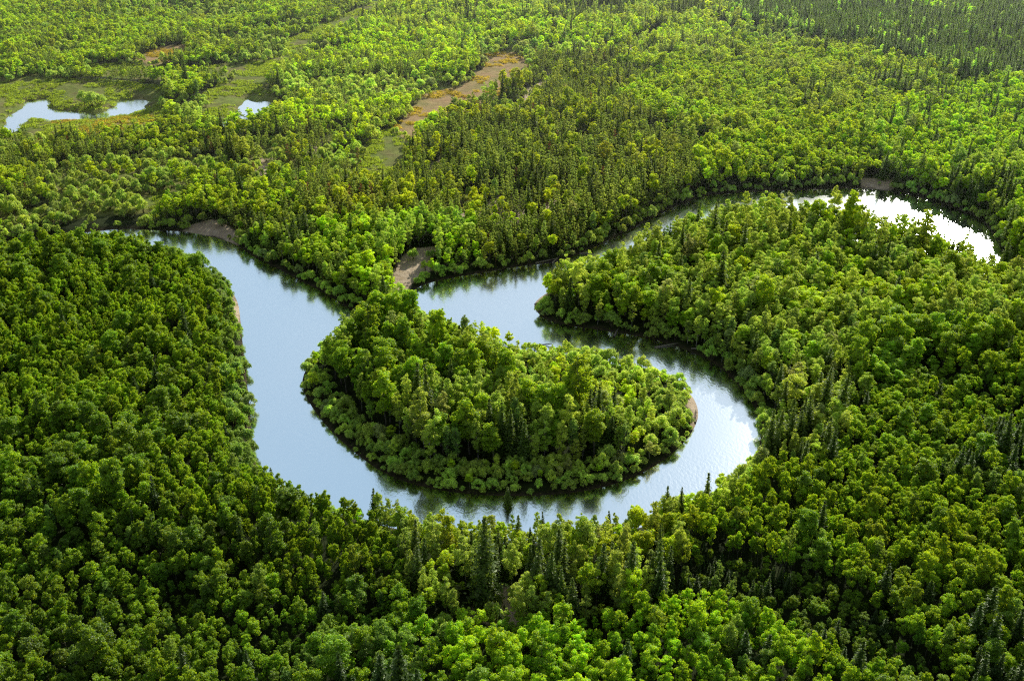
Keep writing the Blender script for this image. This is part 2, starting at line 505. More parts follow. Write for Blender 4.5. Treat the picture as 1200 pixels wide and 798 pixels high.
# ------------------------------------------------------------- woodland -----
KINDS = ['aspen', 'poplar', 'birch', 'spruce', 'pine', 'willow', 'deadpine']
ZONES = [  # outline in survey points, place words, weights per kind, height factor, spread, tint (foreground dimming painted in), fill
    ('far woodland', None, dict(aspen=.55, birch=.19, pine=.2, spruce=.06), 0.62, .16, (1.12, 1.14, 1.1), 1.0),
    ('woods above the marsh', [(-200, -60), (460, -60), (420, 30), (330, 60), (300, 105), (190, 112), (130, 104), (-200, 110)],
     dict(aspen=.56, pine=.36, willow=.08), 0.52, .14, (1.05, 1.08, 1.0), 1.0),
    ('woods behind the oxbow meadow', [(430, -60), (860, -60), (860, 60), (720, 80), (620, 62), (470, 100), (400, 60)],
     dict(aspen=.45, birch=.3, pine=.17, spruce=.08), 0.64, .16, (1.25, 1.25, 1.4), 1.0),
    ('woods beside the marsh', [(-200, 155), (60, 160), (330, 145), (420, 200), (440, 330), (300, 300), (250, 270), (-200, 268)],
     dict(aspen=.46, pine=.44, birch=.05, spruce=.03, deadpine=.02), 0.54, .17, (1.0, 1.0, 0.85), .95),
    ('woods left of the oxbow meadow', [(320, 60), (470, 60), (560, 72), (545, 104), (480, 140), (430, 195), (330, 150), (320, 110)],
     dict(aspen=.4, pine=.5, willow=.1), 0.54, .15, (1.25, 1.25, 1.15), .95),
    ('pine ridge', [(330, 150), (440, 205), (500, 160), (620, 110), (640, 70), (730, 70), (790, 150), (830, 205), (790, 250), (640, 312), (510, 330),
                    (420, 300), (330, 230)],
     dict(pine=.70, spruce=.03, aspen=.21, birch=.04, deadpine=.02), 0.66, .15, (1.0, 0.98, 0.85), .80),
    ('lime woods across the river', [(700, 130), (760, 90), (870, 56), (960, 62), (1060, 112), (1400, 190), (1400, 320), (1180, 275), (1050, 222), (1000, 215),
                                     (830, 226), (800, 190)],
     dict(aspen=.85, birch=.125, spruce=.015, pine=.01), 0.64, .13, (1.0, 1.04, 1.1), 1.0),
    ('far right woods', [(1060, 112), (1130, 100), (1400, 120), (1400, 330), (1180, 275), (1120, 240), (1060, 222), (1040, 170)],
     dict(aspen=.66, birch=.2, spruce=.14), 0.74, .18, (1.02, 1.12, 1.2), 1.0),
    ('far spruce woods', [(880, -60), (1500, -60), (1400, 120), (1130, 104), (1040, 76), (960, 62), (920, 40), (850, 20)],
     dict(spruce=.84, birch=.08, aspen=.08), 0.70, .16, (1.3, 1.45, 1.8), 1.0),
    ('peninsula', [(280, 285), (420, 270), (560, 268), (570, 326), (478, 360), (425, 372), (300, 310)],
     dict(birch=.34, aspen=.5, pine=.13, spruce=.03), 0.58, .14, (1.02, 1.1, 1.0), .95),
    ('right bank woods', [(610, 372), (640, 330), (780, 262), (850, 236), (1060, 256), (1160, 300), (1400, 300), (1400, 400), (1120, 450), (1000, 520),
                          (890, 520), (870, 455), (760, 400)],
     dict(birch=.62, aspen=.22, poplar=.12, spruce=.04), 0.78, .13, (1.0, 1.04, 1.0), 1.0),
    ('dark stand at the river bend', [(985, 430), (1030, 395), (1100, 400), (1160, 420), (1120, 460), (1010, 480)],
     dict(poplar=.75, aspen=.25), 0.74, .08, (0.95, 1.0, 0.9), 1.0),
    ('right foreground forest', [(900, 545), (960, 520), (1040, 470), (1130, 450), (1400, 330), (1600, 330), (1600, 1100), (480, 1100), (520, 800), (560, 740),
                                 (720, 740), (760, 660), (850, 610)],
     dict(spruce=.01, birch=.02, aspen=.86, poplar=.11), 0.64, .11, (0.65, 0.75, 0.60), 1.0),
    ('spruces at the river bend', [(885, 470), (930, 440), (990, 450), (1000, 490), (950, 560), (895, 560)],
     dict(birch=.55, spruce=.45), 0.62, .16, (1.1, 1.1, 1.0), .95),
    ('right foreground hollow', [(730, 655), (800, 660), (960, 690), (1060, 745), (1080, 820), (1000, 800), (900, 750), (800, 735), (730, 735)],
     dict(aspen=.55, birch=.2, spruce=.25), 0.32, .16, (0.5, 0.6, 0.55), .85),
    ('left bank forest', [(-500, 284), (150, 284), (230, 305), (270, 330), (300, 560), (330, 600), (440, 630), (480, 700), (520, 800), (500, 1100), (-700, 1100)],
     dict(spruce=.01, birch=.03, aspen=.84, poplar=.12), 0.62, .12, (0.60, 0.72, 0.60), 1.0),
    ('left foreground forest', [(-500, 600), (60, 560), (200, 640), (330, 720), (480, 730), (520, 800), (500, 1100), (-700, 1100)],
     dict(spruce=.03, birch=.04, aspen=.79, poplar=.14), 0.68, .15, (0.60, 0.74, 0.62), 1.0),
    ('strip below the river loop', [(420, 590), (500, 615), (660, 620), (800, 590), (810, 660), (740, 740), (640, 745), (560, 740), (480, 715)],
     dict(birch=.56, spruce=.18, aspen=.26), 0.68, .15, (.92, .95, .9), .9),
    ('island shrubs', [(330, 440), (420, 372), (480, 350), (700, 400), (850, 450), (850, 560), (600, 600), (400, 560)],
     dict(willow=.82, birch=.11, aspen=.07), 0.44, .2, (1.15, 1.16, 1.15), 1.0),
    ('left half of the island', [(372, 430), (400, 408), (440, 392), (480, 394), (525, 412), (575, 440), (590, 478), (520, 500), (430, 505)],
     dict(poplar=.62, birch=.3, aspen=.06, spruce=.02), 0.7, .12, (0.85, 0.92, 0.8), 1.0),
    ('island grove', [(450, 500), (560, 480), (620, 488), (700, 503), (748, 515), (738, 537), (650, 550), (520, 548)],
     dict(birch=.74, poplar=.12, spruce=.08, aspen=.06), 0.74, .14, (0.95, 1.0, 0.9), 1.0),
]
zone_poly = [None if z[1] is None else poly(z[1], 1.5) for z in ZONES]

# candidate points
G = 1.5
ys = np.arange(95, 900, G)
pts = []
for y in ys:
    hw = .52 * y + 90
    xs = np.arange(-hw, hw, G)
    pts.append(np.stack([xs, np.full(len(xs), y)], 1))
P = np.concatenate(pts); P = P + rng.uniform(-.5, .5, P.shape) * G
dW = water_dist(P)
keep = dW > .1
P, dW = P[keep], dW[keep]
zi = np.zeros(len(P), int)
for i, pg in enumerate(zone_poly):
    if pg is not None:
        # slightly noisy borders
        q = P + (np.stack([fbm(P[:, 0], P[:, 1], 30, 40 + i), fbm(P[:, 0], P[:, 1], 30, 80 + i)], 1) - .5) * np.where(P[:, 1] > 330, 60, 9)[:, None]
        zi[inside(q, pg)] = i
clear = np.full(len(P), 99.0)
for pg, kd in CLEAR:
    clear = np.minimum(clear, edge_dist(P, pg, 12.0))
clear += (fbm(P[:, 0], P[:, 1], 9, 5) - .5) * 4

hgt_n = fbm(P[:, 0], P[:, 1], 34, 21, 3)
mix_n = fbm(P[:, 0], P[:, 1], 26, 31, 2)
wid_n = fbm(P[:, 0], P[:, 1], 40, 51, 2)
gap_n = fbm(P[:, 0], P[:, 1] * 1.7, 46, 71, 3)
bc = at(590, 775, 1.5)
lit_tint = np.clip(1.25 - np.hypot((P[:, 0] - bc[0]) / 52, (P[:, 1] - bc[1]) / 30), 0, 1)  # oval of brighter light painted into the foreground canopy tint
mix_rank = np.argsort(np.argsort(mix_n)) / len(mix_n)
sandy = fbm(P[:, 0], P[:, 1], 38, 61, 3)

# (survey point, radius px, height multiplier): hollows and rises of the canopy
HOLES = [((560, 712), 34, 0.0), ((588, 752), 30, .4), ((455, 372), 36, .5), ((520, 402), 34, .45), ((620, 428), 44, .35), ((720, 445), 46, .35), ((1090, 458), 30, .3), ((190, 440), 16, .35), ((208, 405), 18, .3), ((60, 340), 18, .35), ((215, 720), 26, .35), ((300, 690), 22, .3), ((330, 640), 14, .4), ((40, 560), 16, .4), ((130, 590), 14, .4),
         ((335, 770), 30, .3), ((1080, 800), 30, .3), ((180, 480), 14, .5), ((90, 660), 20, .6), ((440, 745), 26, .5), ((700, 735), 20, .4), ((20, 460), 14, .6), ((700, 770), 18, .5),
         ((1080, 640), 16, .6), ((930, 620), 14, .6)]
hole = np.ones(len(P))
for (px, py), r, m in HOLES:
    c = at(px, py, 1.5); e = at(px + r, py, 1.5)
    rr = np.linalg.norm(e - c) * 1.25
    t = np.clip(1 - np.linalg.norm(P - c, axis=1) / rr, 0, 1)
    hole = np.minimum(hole, 1 - (1 - m) * np.clip(t * 2.2, 0, 1))

WIDTH = {'left bank forest': .60, 'left foreground forest': .80, 'right foreground forest': .72, 'lime woods across the river': .92, 'far woodland': 1.0,
         'woods above the marsh': 1.0, 'right bank woods': 1.0, 'peninsula': .95}
OPEN_WOODS = ('far woodland', 'woods above the marsh', 'woods behind the oxbow meadow', 'woods beside the marsh', 'woods left of the oxbow meadow')
cellsz = 3.0
occ = {}
T = []   # x, y, kind, height scale, width scale, zone, tint
order = rng.permutation(len(P))
U = rng.uniform(size=(len(P), 8))


def place(i_xy, kind, hs, ws, zn, tint, force=False):
    x, y = i_xy
    r = REF_W[kind] * ws * {'spruce': .52, 'pine': .60, 'deadpine': .6, 'willow': .50}.get(kind, .66)
    cx, cy = int(x // cellsz), int(y // cellsz)
    if not force:
        for a in range(cx - 2, cx + 3):
            for b in range(cy - 2, cy + 3):
                for (qx, qy, qr) in occ.get((a, b), ()):
                    s = (r + qr)
                    if (qx - x) ** 2 + (qy - y) ** 2 < s * s:
                        return False
    occ.setdefault((cx, cy), []).append((x, y, r))
    T.append((x, y, KINDS.index(kind), hs, ws, zn, tint))
    return True


# trees one can recognise in the photograph: (base survey point, kind, height m)
NAMED = [((568, 706), 'spruce', 18.9), ((492, 700), 'spruce', 11.7), ((630, 700), 'spruce', 13.5), ((655, 690), 'spruce', 14.4), ((703, 706), 'spruce', 13.5), ((735, 712), 'spruce', 14.4),
         ((770, 722), 'spruce', 12.6), ((545, 690), 'birch', 10.9), ((600, 690), 'birch', 11.7), ((690, 672), 'birch', 11.7),
         ((505, 665), 'birch', 11.7), ((640, 672), 'birch', 10.9), ((470, 645), 'poplar', 10.1), ((650, 668), 'birch', 12.5), ((680, 664), 'poplar', 11.7),
         ((900, 535), 'spruce', 12.6), ((925, 530), 'spruce', 11.7), ((960, 500), 'spruce', 15.3), ((978, 505), 'spruce', 15.3), ((970, 560), 'spruce', 11.7), ((882, 430), 'spruce', 10.8),
         ((945, 520), 'spruce', 12.6), ((540, 425), 'spruce', 9.9), ((700, 528), 'spruce', 9.9), ((595, 585), 'spruce', 6.3),
         ((123, 760), 'spruce', 9.0), ((105, 792), 'spruce', 8.1), ((322, 588), 'spruce', 8.1), ((1193, 300), 'spruce', 16), ((1180, 285), 'spruce', 14), ((1184, 296), 'poplar', 12), ((1176, 312), 'spruce', 13), ((1200, 310), 'poplar', 12), ((1178, 268), 'birch', 11),
         ((640, 530), 'birch', 13.3), ((560, 540), 'birch', 10.9), ((505, 545), 'birch', 10.9), ((455, 470), 'poplar', 14.8), ((400, 450), 'poplar', 12.5), ((540, 470), 'poplar', 13.3),
         ((1010, 430), 'poplar', 13.3), ((1040, 425), 'poplar', 12.5), ((1000, 445), 'poplar', 11.7),
         ((340, 200), 'deadpine', 9), ((352, 188), 'deadpine', 8), ((645, 195), 'deadpine', 9), ((755, 190), 'deadpine', 8), ((420, 205), 'deadpine', 9), ((300, 215), 'deadpine', 8),
         ((828, 180), 'deadpine', 8), ((210, 250), 'poplar', 7.0), ((220, 262), 'willow', 4), ((108, 125), 'willow', 7), ((100, 122), 'willow', 6), ((116, 123), 'willow', 6),
         ((1027, 398), 'birch', 9.4)]
for (px, py), kd, h in NAMED:
    q = at(px, py, 1.5)
    hs = h / REF_H[kd]
    zz = 0
    for i, pg in enumerate(zone_poly):
        if pg is not None and inside(q[None], pg)[0]:
            zz = i
    t0 = ZONES[zz][5]
    place((q[0], q[1]), kd, hs, hs ** .8 * (1.35 if kd == 'spruce' else 1) if kd != 'willow' else hs, zz, t0, True)

for i in order:
    z = ZONES[zi[i]]
    nm, _, wts, hf, sd, tint, fill = z
    u = U[i]
    d = dW[i]
    if clear[i] < 0:
        # only scattered bushes along the rims of the openings
        if not (clear[i] > -3.0 and u[0] < .10):
            continue
        kind, hf = 'willow', .62
    else:
        if hole[i] < .05 or u[0] > fill * (1.0 if nm != 'pine ridge' else (1.1 - .75 * (sandy[i] > .62) * (d > 20))):
            continue
        scrub = nm in OPEN_WOODS and gap_n[i] < .44
        if scrub and u[7] < .72:
            continue
        # kind from the zone mix, in patches
        v = u[1] if u[6] < .55 else mix_rank[i]
        acc = 0
        for kind, w in wts.items():
            acc += w
            if v <= acc:
                break
    near_shrub = {'left bank forest': 5.5, 'island shrubs': 99, 'left half of the island': 3, 'island grove': 2, 'peninsula': 2.2, 'right bank woods': 3.2,
                  'lime woods across the river': 2.6, 'strip below the river loop': 2.5, 'pine ridge': 2.5, 'right foreground forest': 3.0}.get(nm, 2.5)
    if d < near_shrub and nm != 'island shrubs' and u[7] < .85:
        kind = 'willow'
    if clear[i] >= 0 and scrub and u[6] < .8:
        kind = 'willow'
    if kind != 'willow' and d < 1.0:
        continue
    if kind == 'willow':
        hs = (.6 + .95 * u[2] * (.5 + u[1])) * (.8 if d < 2.0 else 1.0)
        if nm == 'left bank forest':
            hs *= 1.15
        elif nm == 'island shrubs':
            hs *= .84
        ws = hs ** .8 * (.66 + .35 * u[3])
    else:
        hs = hf * (1 + sd * (2 * u[2] - 1) * 1.25) * (1 + .95 * (hgt_n[i] - .5)) * hole[i]
        if u[5] > .92:
            hs *= 1.28
        elif u[5] < .14:
            hs *= .72
        if d < 6 and nm not in ('left half of the island',):
            hs *= .82
        hs = max(hs, .26)
        ws = hs ** .85 * (.82 + .36 * u[3]) * (.78 + .5 * wid_n[i]) * (1.3 if kind == 'spruce' else 1.0) * (WIDTH.get(nm, .85) if kind == 'aspen' else (.86 if nm in ('island grove', 'left half of the island', 'strip below the river loop') else 1.0))
    g = .82 + .36 * u[4]
    w_ = (mix_n[i] - .5) * .10
    y_ = (u[5] - .5) * .14
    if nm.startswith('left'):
        g *= .80 + .20 * min(1.0, max(0.0, (P[i, 1] - 128) / 70))  # nearest left canopy darkened, corner vignetting painted into the leaf tint
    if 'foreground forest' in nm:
        g *= 1 + .30 * lit_tint[i]
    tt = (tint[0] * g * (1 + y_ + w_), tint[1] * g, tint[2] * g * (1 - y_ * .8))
    if kind in ('aspen', 'birch', 'willow') and u[3] > .965:
        tt = (tt[0] * .92, tt[1] * .86, tt[2] * 1.6)
    elif kind in ('aspen', 'birch') and u[3] < .06:
        tt = (tt[0] * .66, tt[1] * .78, tt[2] * 1.1)
    if kind == 'poplar' and d < 16 and 'for' in nm:
        hs = min(hs, .60)
    if kind == 'spruce' and nm == 'strip below the river loop':
        k_ = min(hs, .62 if d < 12 else .85) / hs
        hs *= k_; ws *= k_ ** .5
    place((P[i, 0], P[i, 1]), kind, hs, ws, zi[i], tt)

# undergrowth in the gaps of the nearer woods
TX = np.array([t[0] for t in T]); TY = np.array([t[1] for t in T]); TK = np.array([t[2] for t in T])
THS = np.array([t[3] for t in T]); TWS = np.array([t[4] for t in T]); TZN = np.array([t[5] for t in T])
TT = np.array([t[6] for t in T])
TG = ground_z(np.stack([TX, TY], 1))
NT = len(T)
TV = rng.integers(0, 1000, NT) % np.array([len(FORMS[KINDS[k]]) for k in TK])
TR = rng.uniform(0, 6.2832, NT)
TL = rng.normal(0, .035, (NT, 2))
fh = np.array([FH[KINDS[k]][v][0] for k, v in zip(TK, TV)]) * THS
fw = np.array([FH[KINDS[k]][v][1] for k, v in zip(TK, TV)]) * TWS
fl = np.array([max(FH[KINDS[k]][v][2], .2) for k, v in zip(TK, TV)]) * THS

# what shows in the picture: nearest first, crowns drawn as blobs into an id buffer
SC = .6
BW, BH = int(1200 * SC), int(798 * SC)
idb = np.full((BH, BW), -1, np.int32)
pxb, pyb, dep = to_px(TX, TY, TG + fl)
pxt, pyt, _ = to_px(TX, TY, TG + fh)
con = np.isin(TK, [3, 4, 6])
far_first = np.argsort(-dep)
for i in far_first:
    rx = fw[i] * FPX / dep[i] * SC
    cx, y0, y1 = pxt[i] * SC, pyt[i] * SC, pyb[i] * SC + .35 * rx
    a, b = int(max(0, y0)), int(min(BH - 1, y1))
    c, d = int(max(0, cx - rx)), int(min(BW - 1, cx + rx))
    if a > b or c > d:
        continue
    yy, xx = np.mgrid[a:b + 1, c:d + 1]
    if con[i]:
        f = np.clip((yy - y0) / max(y1 - y0, 1), .04, 1)
        m = np.abs(xx - cx) <= rx * f
    else:
        m = ((xx - cx) / max(rx, .5)) ** 2 + ((yy - (y0 + y1) / 2) / max((y1 - y0) / 2, .5)) ** 2 <= 1
    idb[a:b + 1, c:d + 1][m] = i
seen_px = np.bincount(idb[idb >= 0], minlength=NT)
yy, xx = np.nonzero(idb >= 0)
ids = idb[yy, xx]
cnt = np.maximum(seen_px, 1)
mx = np.bincount(ids, xx, NT) / cnt / BW * 100
my = np.bincount(ids, yy, NT) / cnt / BH * 100

single = np.zeros(NT, bool)
for k in range(len(KINDS)):
    m = np.nonzero((TK == k) & (seen_px >= 4))[0]
    m = m[np.argsort(-seen_px[m])][:300]
    single[m] = True

SPECIES = {'aspen': ('aspen', 'broadleaf tree', 'aspens standing in the forest'), 'poplar': ('big poplar', 'broadleaf tree', 'large poplars'),
           'birch': ('birch', 'birch tree', 'birches along the river'), 'spruce': ('pointed spruce', 'spruce tree', 'spruces'),
           'pine': ('slim pine', 'pine tree', 'pines on the sandy ridge'), 'willow': ('willow bush', 'shrub', 'willow bushes on the banks'),
           'deadpine': ('reddish dead pine', 'dead tree', 'dead pines')}
HUE = {'aspen': ('deep green', 'mid-green', 'lime green'), 'poplar': ('deep green', 'green', 'bright green'), 'birch': ('dull green', 'soft green', 'pale green'),
       'spruce': ('blackish', 'dark green', 'dark green'), 'pine': ('dark olive', 'olive', 'light olive'), 'willow': ('dull green', 'grey-green', 'pale green'),
       'deadpine': ('', '', '')}
used = {}


def label_for(i):
    kd = KINDS[TK[i]]
    h = fh[i]; lim = {'willow': (2.6, 4.0)}.get(kd, (7.5, 12.5))
    size = 'small' if h < lim[0] else ('tall' if h > lim[1] and kd != 'willow' else ('large' if h > lim[1] else 'mid-sized'))
    b = TT[i][1] / ZONES[TZN[i]][5][1]
    hue = HUE[kd][0 if b < .92 else (1 if b < 1.07 else 2)]
    place_ = ZONES[TZN[i]][0]
    look = ' '.join(w for w in (size if size != 'mid-sized' else '', hue) if w)
    for fmt in ('%.0f', '%.1f', '%.2f'):
        s = '%s %s in the %s, %s%% across, %s%% down' % (look, SPECIES[kd][0], place_, fmt % mx[i], fmt % my[i])
        s = ' '.join(s.split())
        for drop in (size + ' ', 'the ', 'slim ', 'pointed ', 'big ', hue + ' ', ' bush'):
            if len(s.replace('-', ' ').split()) > 14 and drop.strip():
                s = s.replace(drop, '' if drop != ' bush' else '', 1)
        if s not in used:
            break
    used[s] = 1
    return s


# copies of one tree of each form
def new_tree(i):
    kd = KINDS[TK[i]]; v = int(TV[i])
    tm, cm, wm = MESH[kd][v]
    hpx = (pyb[i] - pyt[i])
    loc = (TX[i], TY[i], TG[i]); rot = (TL[i, 0], TL[i, 1], TR[i]); sc = (TWS[i], TWS[i], THS[i])
    if hpx > 17 or kd in ('deadpine', 'poplar'):
        root = bpy.data.objects.new(KIND_NAME[kd], None); root.empty_display_size = .5
        parts = []
        for nm, me in (('trunk', tm), ('crown', cm)):
            o = bpy.data.objects.new(nm if not (kd == 'willow' and nm == 'trunk') else 'stems', me)
            o.parent = root; col.objects.link(o); parts.append(o)
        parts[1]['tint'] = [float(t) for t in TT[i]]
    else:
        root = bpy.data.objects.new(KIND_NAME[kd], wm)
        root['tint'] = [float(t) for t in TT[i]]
    root.location = loc; root.rotation_euler = rot; root.scale = sc
    col.objects.link(root)
    root['label'] = label_for(i); root['category'] = SPECIES[kd][1]; root['group'] = SPECIES[kd][2]


for i in np.nonzero(single)[0]:
    new_tree(i)


# the many more trees behind them: one object per kind
def scatter(name, forms_col, X, Y, Z, rot, scl, var, tint, label, cat):
    me = bpy.data.meshes.new(name)
    n = len(X)
    me.vertices.add(n)
    me.vertices.foreach_set('co', np.stack([X, Y, Z], 1).astype(np.float32).ravel())
    for nm, typ, arr, key in (('rot', 'FLOAT_VECTOR', rot, 'vector'), ('scl', 'FLOAT_VECTOR', scl, 'vector'), ('tint', 'FLOAT_COLOR', np.concatenate([tint, np.ones((n, 1))], 1), 'color')):
        a = me.attributes.new(nm, typ, 'POINT'); a.data.foreach_set(key, np.asarray(arr, np.float32).ravel())
    a = me.attributes.new('variant', 'INT', 'POINT'); a.data.foreach_set('value', np.asarray(var, np.int32))
    me.update()
    o = bpy.data.objects.new(name, me); col.objects.link(o)
    o['label'] = label; o['category'] = cat; o['kind'] = 'stuff'
    ng = bpy.data.node_groups.new(name + '_nodes', 'GeometryNodeTree')
    ng.interface.new_socket('Geometry', in_out='INPUT', socket_type='NodeSocketGeometry')
    ng.interface.new_socket('Geometry', in_out='OUTPUT', socket_type='NodeSocketGeometry')
    gi = ng.nodes.new('NodeGroupInput'); go = ng.nodes.new('NodeGroupOutput')
    ip = ng.nodes.new('GeometryNodeInstanceOnPoints')
    ci = ng.nodes.new('GeometryNodeCollectionInfo')
    ci.inputs['Collection'].default_value = forms_col
    ci.inputs['Separate Children'].default_value = True
    ci.inputs['Reset Children'].default_value = True

    def named(nm, typ):
        q = ng.nodes.new('GeometryNodeInputNamedAttribute'); q.data_type = typ; q.inputs['Name'].default_value = nm
        return q.outputs['Attribute']
    er = ng.nodes.new('FunctionNodeEulerToRotation')
    L = ng.links.new
    L(named('rot', 'FLOAT_VECTOR'), er.inputs[0])
    L(gi.outputs[0], ip.inputs['Points']); L(ci.outputs[0], ip.inputs['Instance'])
    ip.inputs['Pick Instance'].default_value = True
    L(named('variant', 'INT'), ip.inputs['Instance Index'])
    L(er.outputs[0], ip.inputs['Rotation']); L(named('scl', 'FLOAT_VECTOR'), ip.inputs['Scale'])
    L(ip.outputs[0], go.inputs[0])
    md = o.modifiers.new('scatter', 'NODES'); md.node_group = ng
    return o


REST = {'aspen': 'aspen_woods', 'poplar': 'poplar_woods', 'birch': 'birch_woods', 'spruce': 'spruce_woods', 'pine': 'pine_woods', 'willow': 'willow_shrubbery', 'deadpine': 'dry_woods'}
for k, kd in enumerate(KINDS):
    m = (TK == k) & ~single
    if kd == 'deadpine' and m.sum() < 3:
        continue
    if m.sum() == 0:
        continue
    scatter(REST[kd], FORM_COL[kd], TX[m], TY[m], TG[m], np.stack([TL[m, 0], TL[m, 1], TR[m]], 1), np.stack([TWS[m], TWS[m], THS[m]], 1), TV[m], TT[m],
            'unbroken mass of %s woodland filling the view between the nearer trees' % kd.replace('deadpine', 'dry pine'), 'woodland')
print('trees', NT, {KINDS[k]: (int((TK == k).sum()), int((single & (TK == k)).sum())) for k in range(len(KINDS))})

# --------------------------------------------------------------- ground -----
def graded(a, b, s0, s1, ext, grow=1.25):
    v = [a]; 
    while v[-1] < b:
        f = (v[-1] - a) / (b - a); v.append(v[-1] + s0 + (s1 - s0) * f)
    s = s1
    while v[-1] < ext:
        s *= grow; v.append(v[-1] + s)
    return v


gy = graded(120, 480, 1.05, 1.8, 480.1)
gy = gy + [y for y in graded(gy[-1] + 2, 860, 2.0, 3.0, 9000)]
back = [110, 95, 70, 30, -40, -200, -800, -4000]
gy = np.array(back[::-1] + gy)
gx = graded(0, 210, 1.3, 1.6, 210.1)
gx = gx + graded(gx[-1] + 2, 520, 2.2, 4.0, 9000)
gx = np.array([-v for v in gx[:0:-1]] + gx)
XX, YY = np.meshgrid(gx, gy)
GP = np.stack([XX.ravel(), YY.ravel()], 1)
gd = np.concatenate([water_dist(c) for c in np.array_split(GP, 12)])
gd_n = gd + (fbm(GP[:, 0], GP[:, 1], 5, 90) - .5) * np.clip(gd, 0, 1.2)
gz = ground_z(GP, gd)
nx, ny = len(gx), len(gy)
idx = np.arange(nx * ny).reshape(ny, nx)
Fq = np.stack([idx[:-1, :-1].ravel(), idx[:-1, 1:].ravel(), idx[1:, 1:].ravel(), idx[1:, :-1].ravel()], 1)
me = bpy.data.meshes.new('ground')
me.vertices.add(nx * ny); me.vertices.foreach_set('co', np.stack([GP[:, 0], GP[:, 1], gz], 1).astype(np.float32).ravel())
me.loops.add(Fq.size); me.loops.foreach_set('vertex_index', Fq.ravel().astype(np.int32))
me.polygons.add(len(Fq)); me.polygons.foreach_set('loop_start', (np.arange(len(Fq)) * 4).astype(np.int32))
me.update(calc_edges=True)
me.shade_smooth()
masks = {k: np.zeros(len(GP)) for k in ('marsh', 'brown', 'sand', 'turf')}
for pg, kd in CLEAR:
    e = edge_dist(GP, pg, 15.0) + (fbm(GP[:, 0], GP[:, 1], 8, 77) - .5) * 5
    masks[kd] = np.maximum(masks[kd], np.clip(.5 - e / 3, 0, 1))
pz = zone_poly[[z[0] for z in ZONES].index('pine ridge')]
pr = np.clip(.5 - edge_dist(GP, pz, 15.0) / 12, 0, 1) * np.clip((fbm(GP[:, 0], GP[:, 1], 38, 61, 3) - .60) * 7, 0, 1)
for zn_ in OPEN_WOODS[1:]:
    pg = zone_poly[[z[0] for z in ZONES].index(zn_)]
    op = np.clip(.5 - edge_dist(GP, pg, 15.0) / 8, 0, 1) * np.clip((.46 - fbm(GP[:, 0], GP[:, 1] * 1.7, 46, 71, 3)) * 14, 0, 1) * np.clip((gd - 6) / 6, 0, 1)
    masks['marsh'] = np.maximum(masks['marsh'], op * .8)
pr *= np.clip((gd - 18) / 10, 0, 1)
masks['sand'] = np.maximum(masks['sand'], pr * .62)
shore = np.clip(1.2 - gd_n / .9, 0, 1)
for k, v in {**masks, 'shore': shore}.items():
    a = me.attributes.new(k, 'FLOAT', 'POINT'); a.data.foreach_set('value', v.astype(np.float32))

gm, nt, out = new_mat('forest_floor')
geo = N(nt, 'ShaderNodeNewGeometry')


def noise(scale, detail=5.0, rough=.55):
    n = N(nt, 'ShaderNodeTexNoise', Scale=scale, Detail=detail, Roughness=rough); nt.links.new(geo.outputs['Position'], n.inputs['Vector']); return n.outputs[0]


def ramp(sock, p0, c0, p1, c1):
    r = N(nt, 'ShaderNodeValToRGB'); nt.links.new(sock, r.inputs[0])
    r.color_ramp.elements[0].position = p0; r.color_ramp.elements[0].color = (*c0, 1)
    r.color_ramp.elements[1].position = p1; r.color_ramp.elements[1].color = (*c1, 1)
    return r.outputs[0]


def attr(nm):
    return N(nt, 'ShaderNodeAttribute', attribute_name=nm).outputs['Fac']


n1, n2, n3 = noise(.35), noise(.09), noise(1.4)
base = ramp(n1, .35, (.018, .028, .009), .68, (.045, .062, .018))
marsh = mixc(nt, ramp(n2, .38, (0, 0, 0), .62, (1, 1, 1)), ramp(n1, .3, (.14, .20, .030), .7, (.26, .33, .060)), ramp(n1, .3, (.17, .16, .05), .7, (.28, .26, .09)))
brown = mixc(nt, ramp(n2, .4, (0, 0, 0), .7, (1, 1, 1)), ramp(n1, .3, (.36, .23, .11), .7, (.56, .38, .20)), ramp(n1, .3, (.24, .22, .07), .7, (.36, .33, .11)))
sand = ramp(n1, .3, (.44, .33, .22), .7, (.70, .57, .42))
turf = ramp(n1, .3, (.05, .075, .015), .7, (.11, .12, .03))
mud = ramp(n3, .3, (.035, .028, .018), .7, (.12, .09, .06))
c = mixc(nt, attr('shore'), base, mud)


def layered(c, nm, colr):
    m = math_n(nt, 'ADD', attr(nm), math_n(nt, 'MULTIPLY', math_n(nt, 'SUBTRACT', n3, .5), .5))
    r = N(nt, 'ShaderNodeMapRange'); r.inputs[1].default_value = .3; r.inputs[2].default_value = .65
    nt.links.new(m, r.inputs[0])
    return mixc(nt, r.outputs[0], c, colr)


for nm, cc in (('turf', turf), ('marsh', marsh), ('brown', brown), ('sand', sand)):
    c = layered(c, nm, cc)
bs = N(nt, 'ShaderNodeBsdfPrincipled'); bs.inputs['Roughness'].default_value = .95
bs.inputs['Specular IOR Level'].default_value = .1
nt.links.new(c, bs.inputs['Base Color'])
bp = N(nt, 'ShaderNodeBump'); bp.inputs['Strength'].default_value = .8; bp.inputs['Distance'].default_value = .5
nt.links.new(noise(.9, 8.0, .7), bp.inputs['Height']); nt.links.new(bp.outputs[0], bs.inputs['Normal'])
nt.links.new(bs.outputs[0], out.inputs[0])
me.materials.append(gm)
go_ = bpy.data.objects.new('ground', me); col.objects.link(go_); go_['kind'] = 'structure'

# ---------------------------------------------------------------- water -----
wmat, nt, out = new_mat('river_water')
geo = N(nt, 'ShaderNodeNewGeometry')
mp = N(nt, 'ShaderNodeMapping'); mp.inputs['Scale'].default_value = (1.0, .55, 1)
mp.inputs['Rotation'].default_value = (0, 0, R(20))
nt.links.new(geo.outputs['Position'], mp.inputs[0])


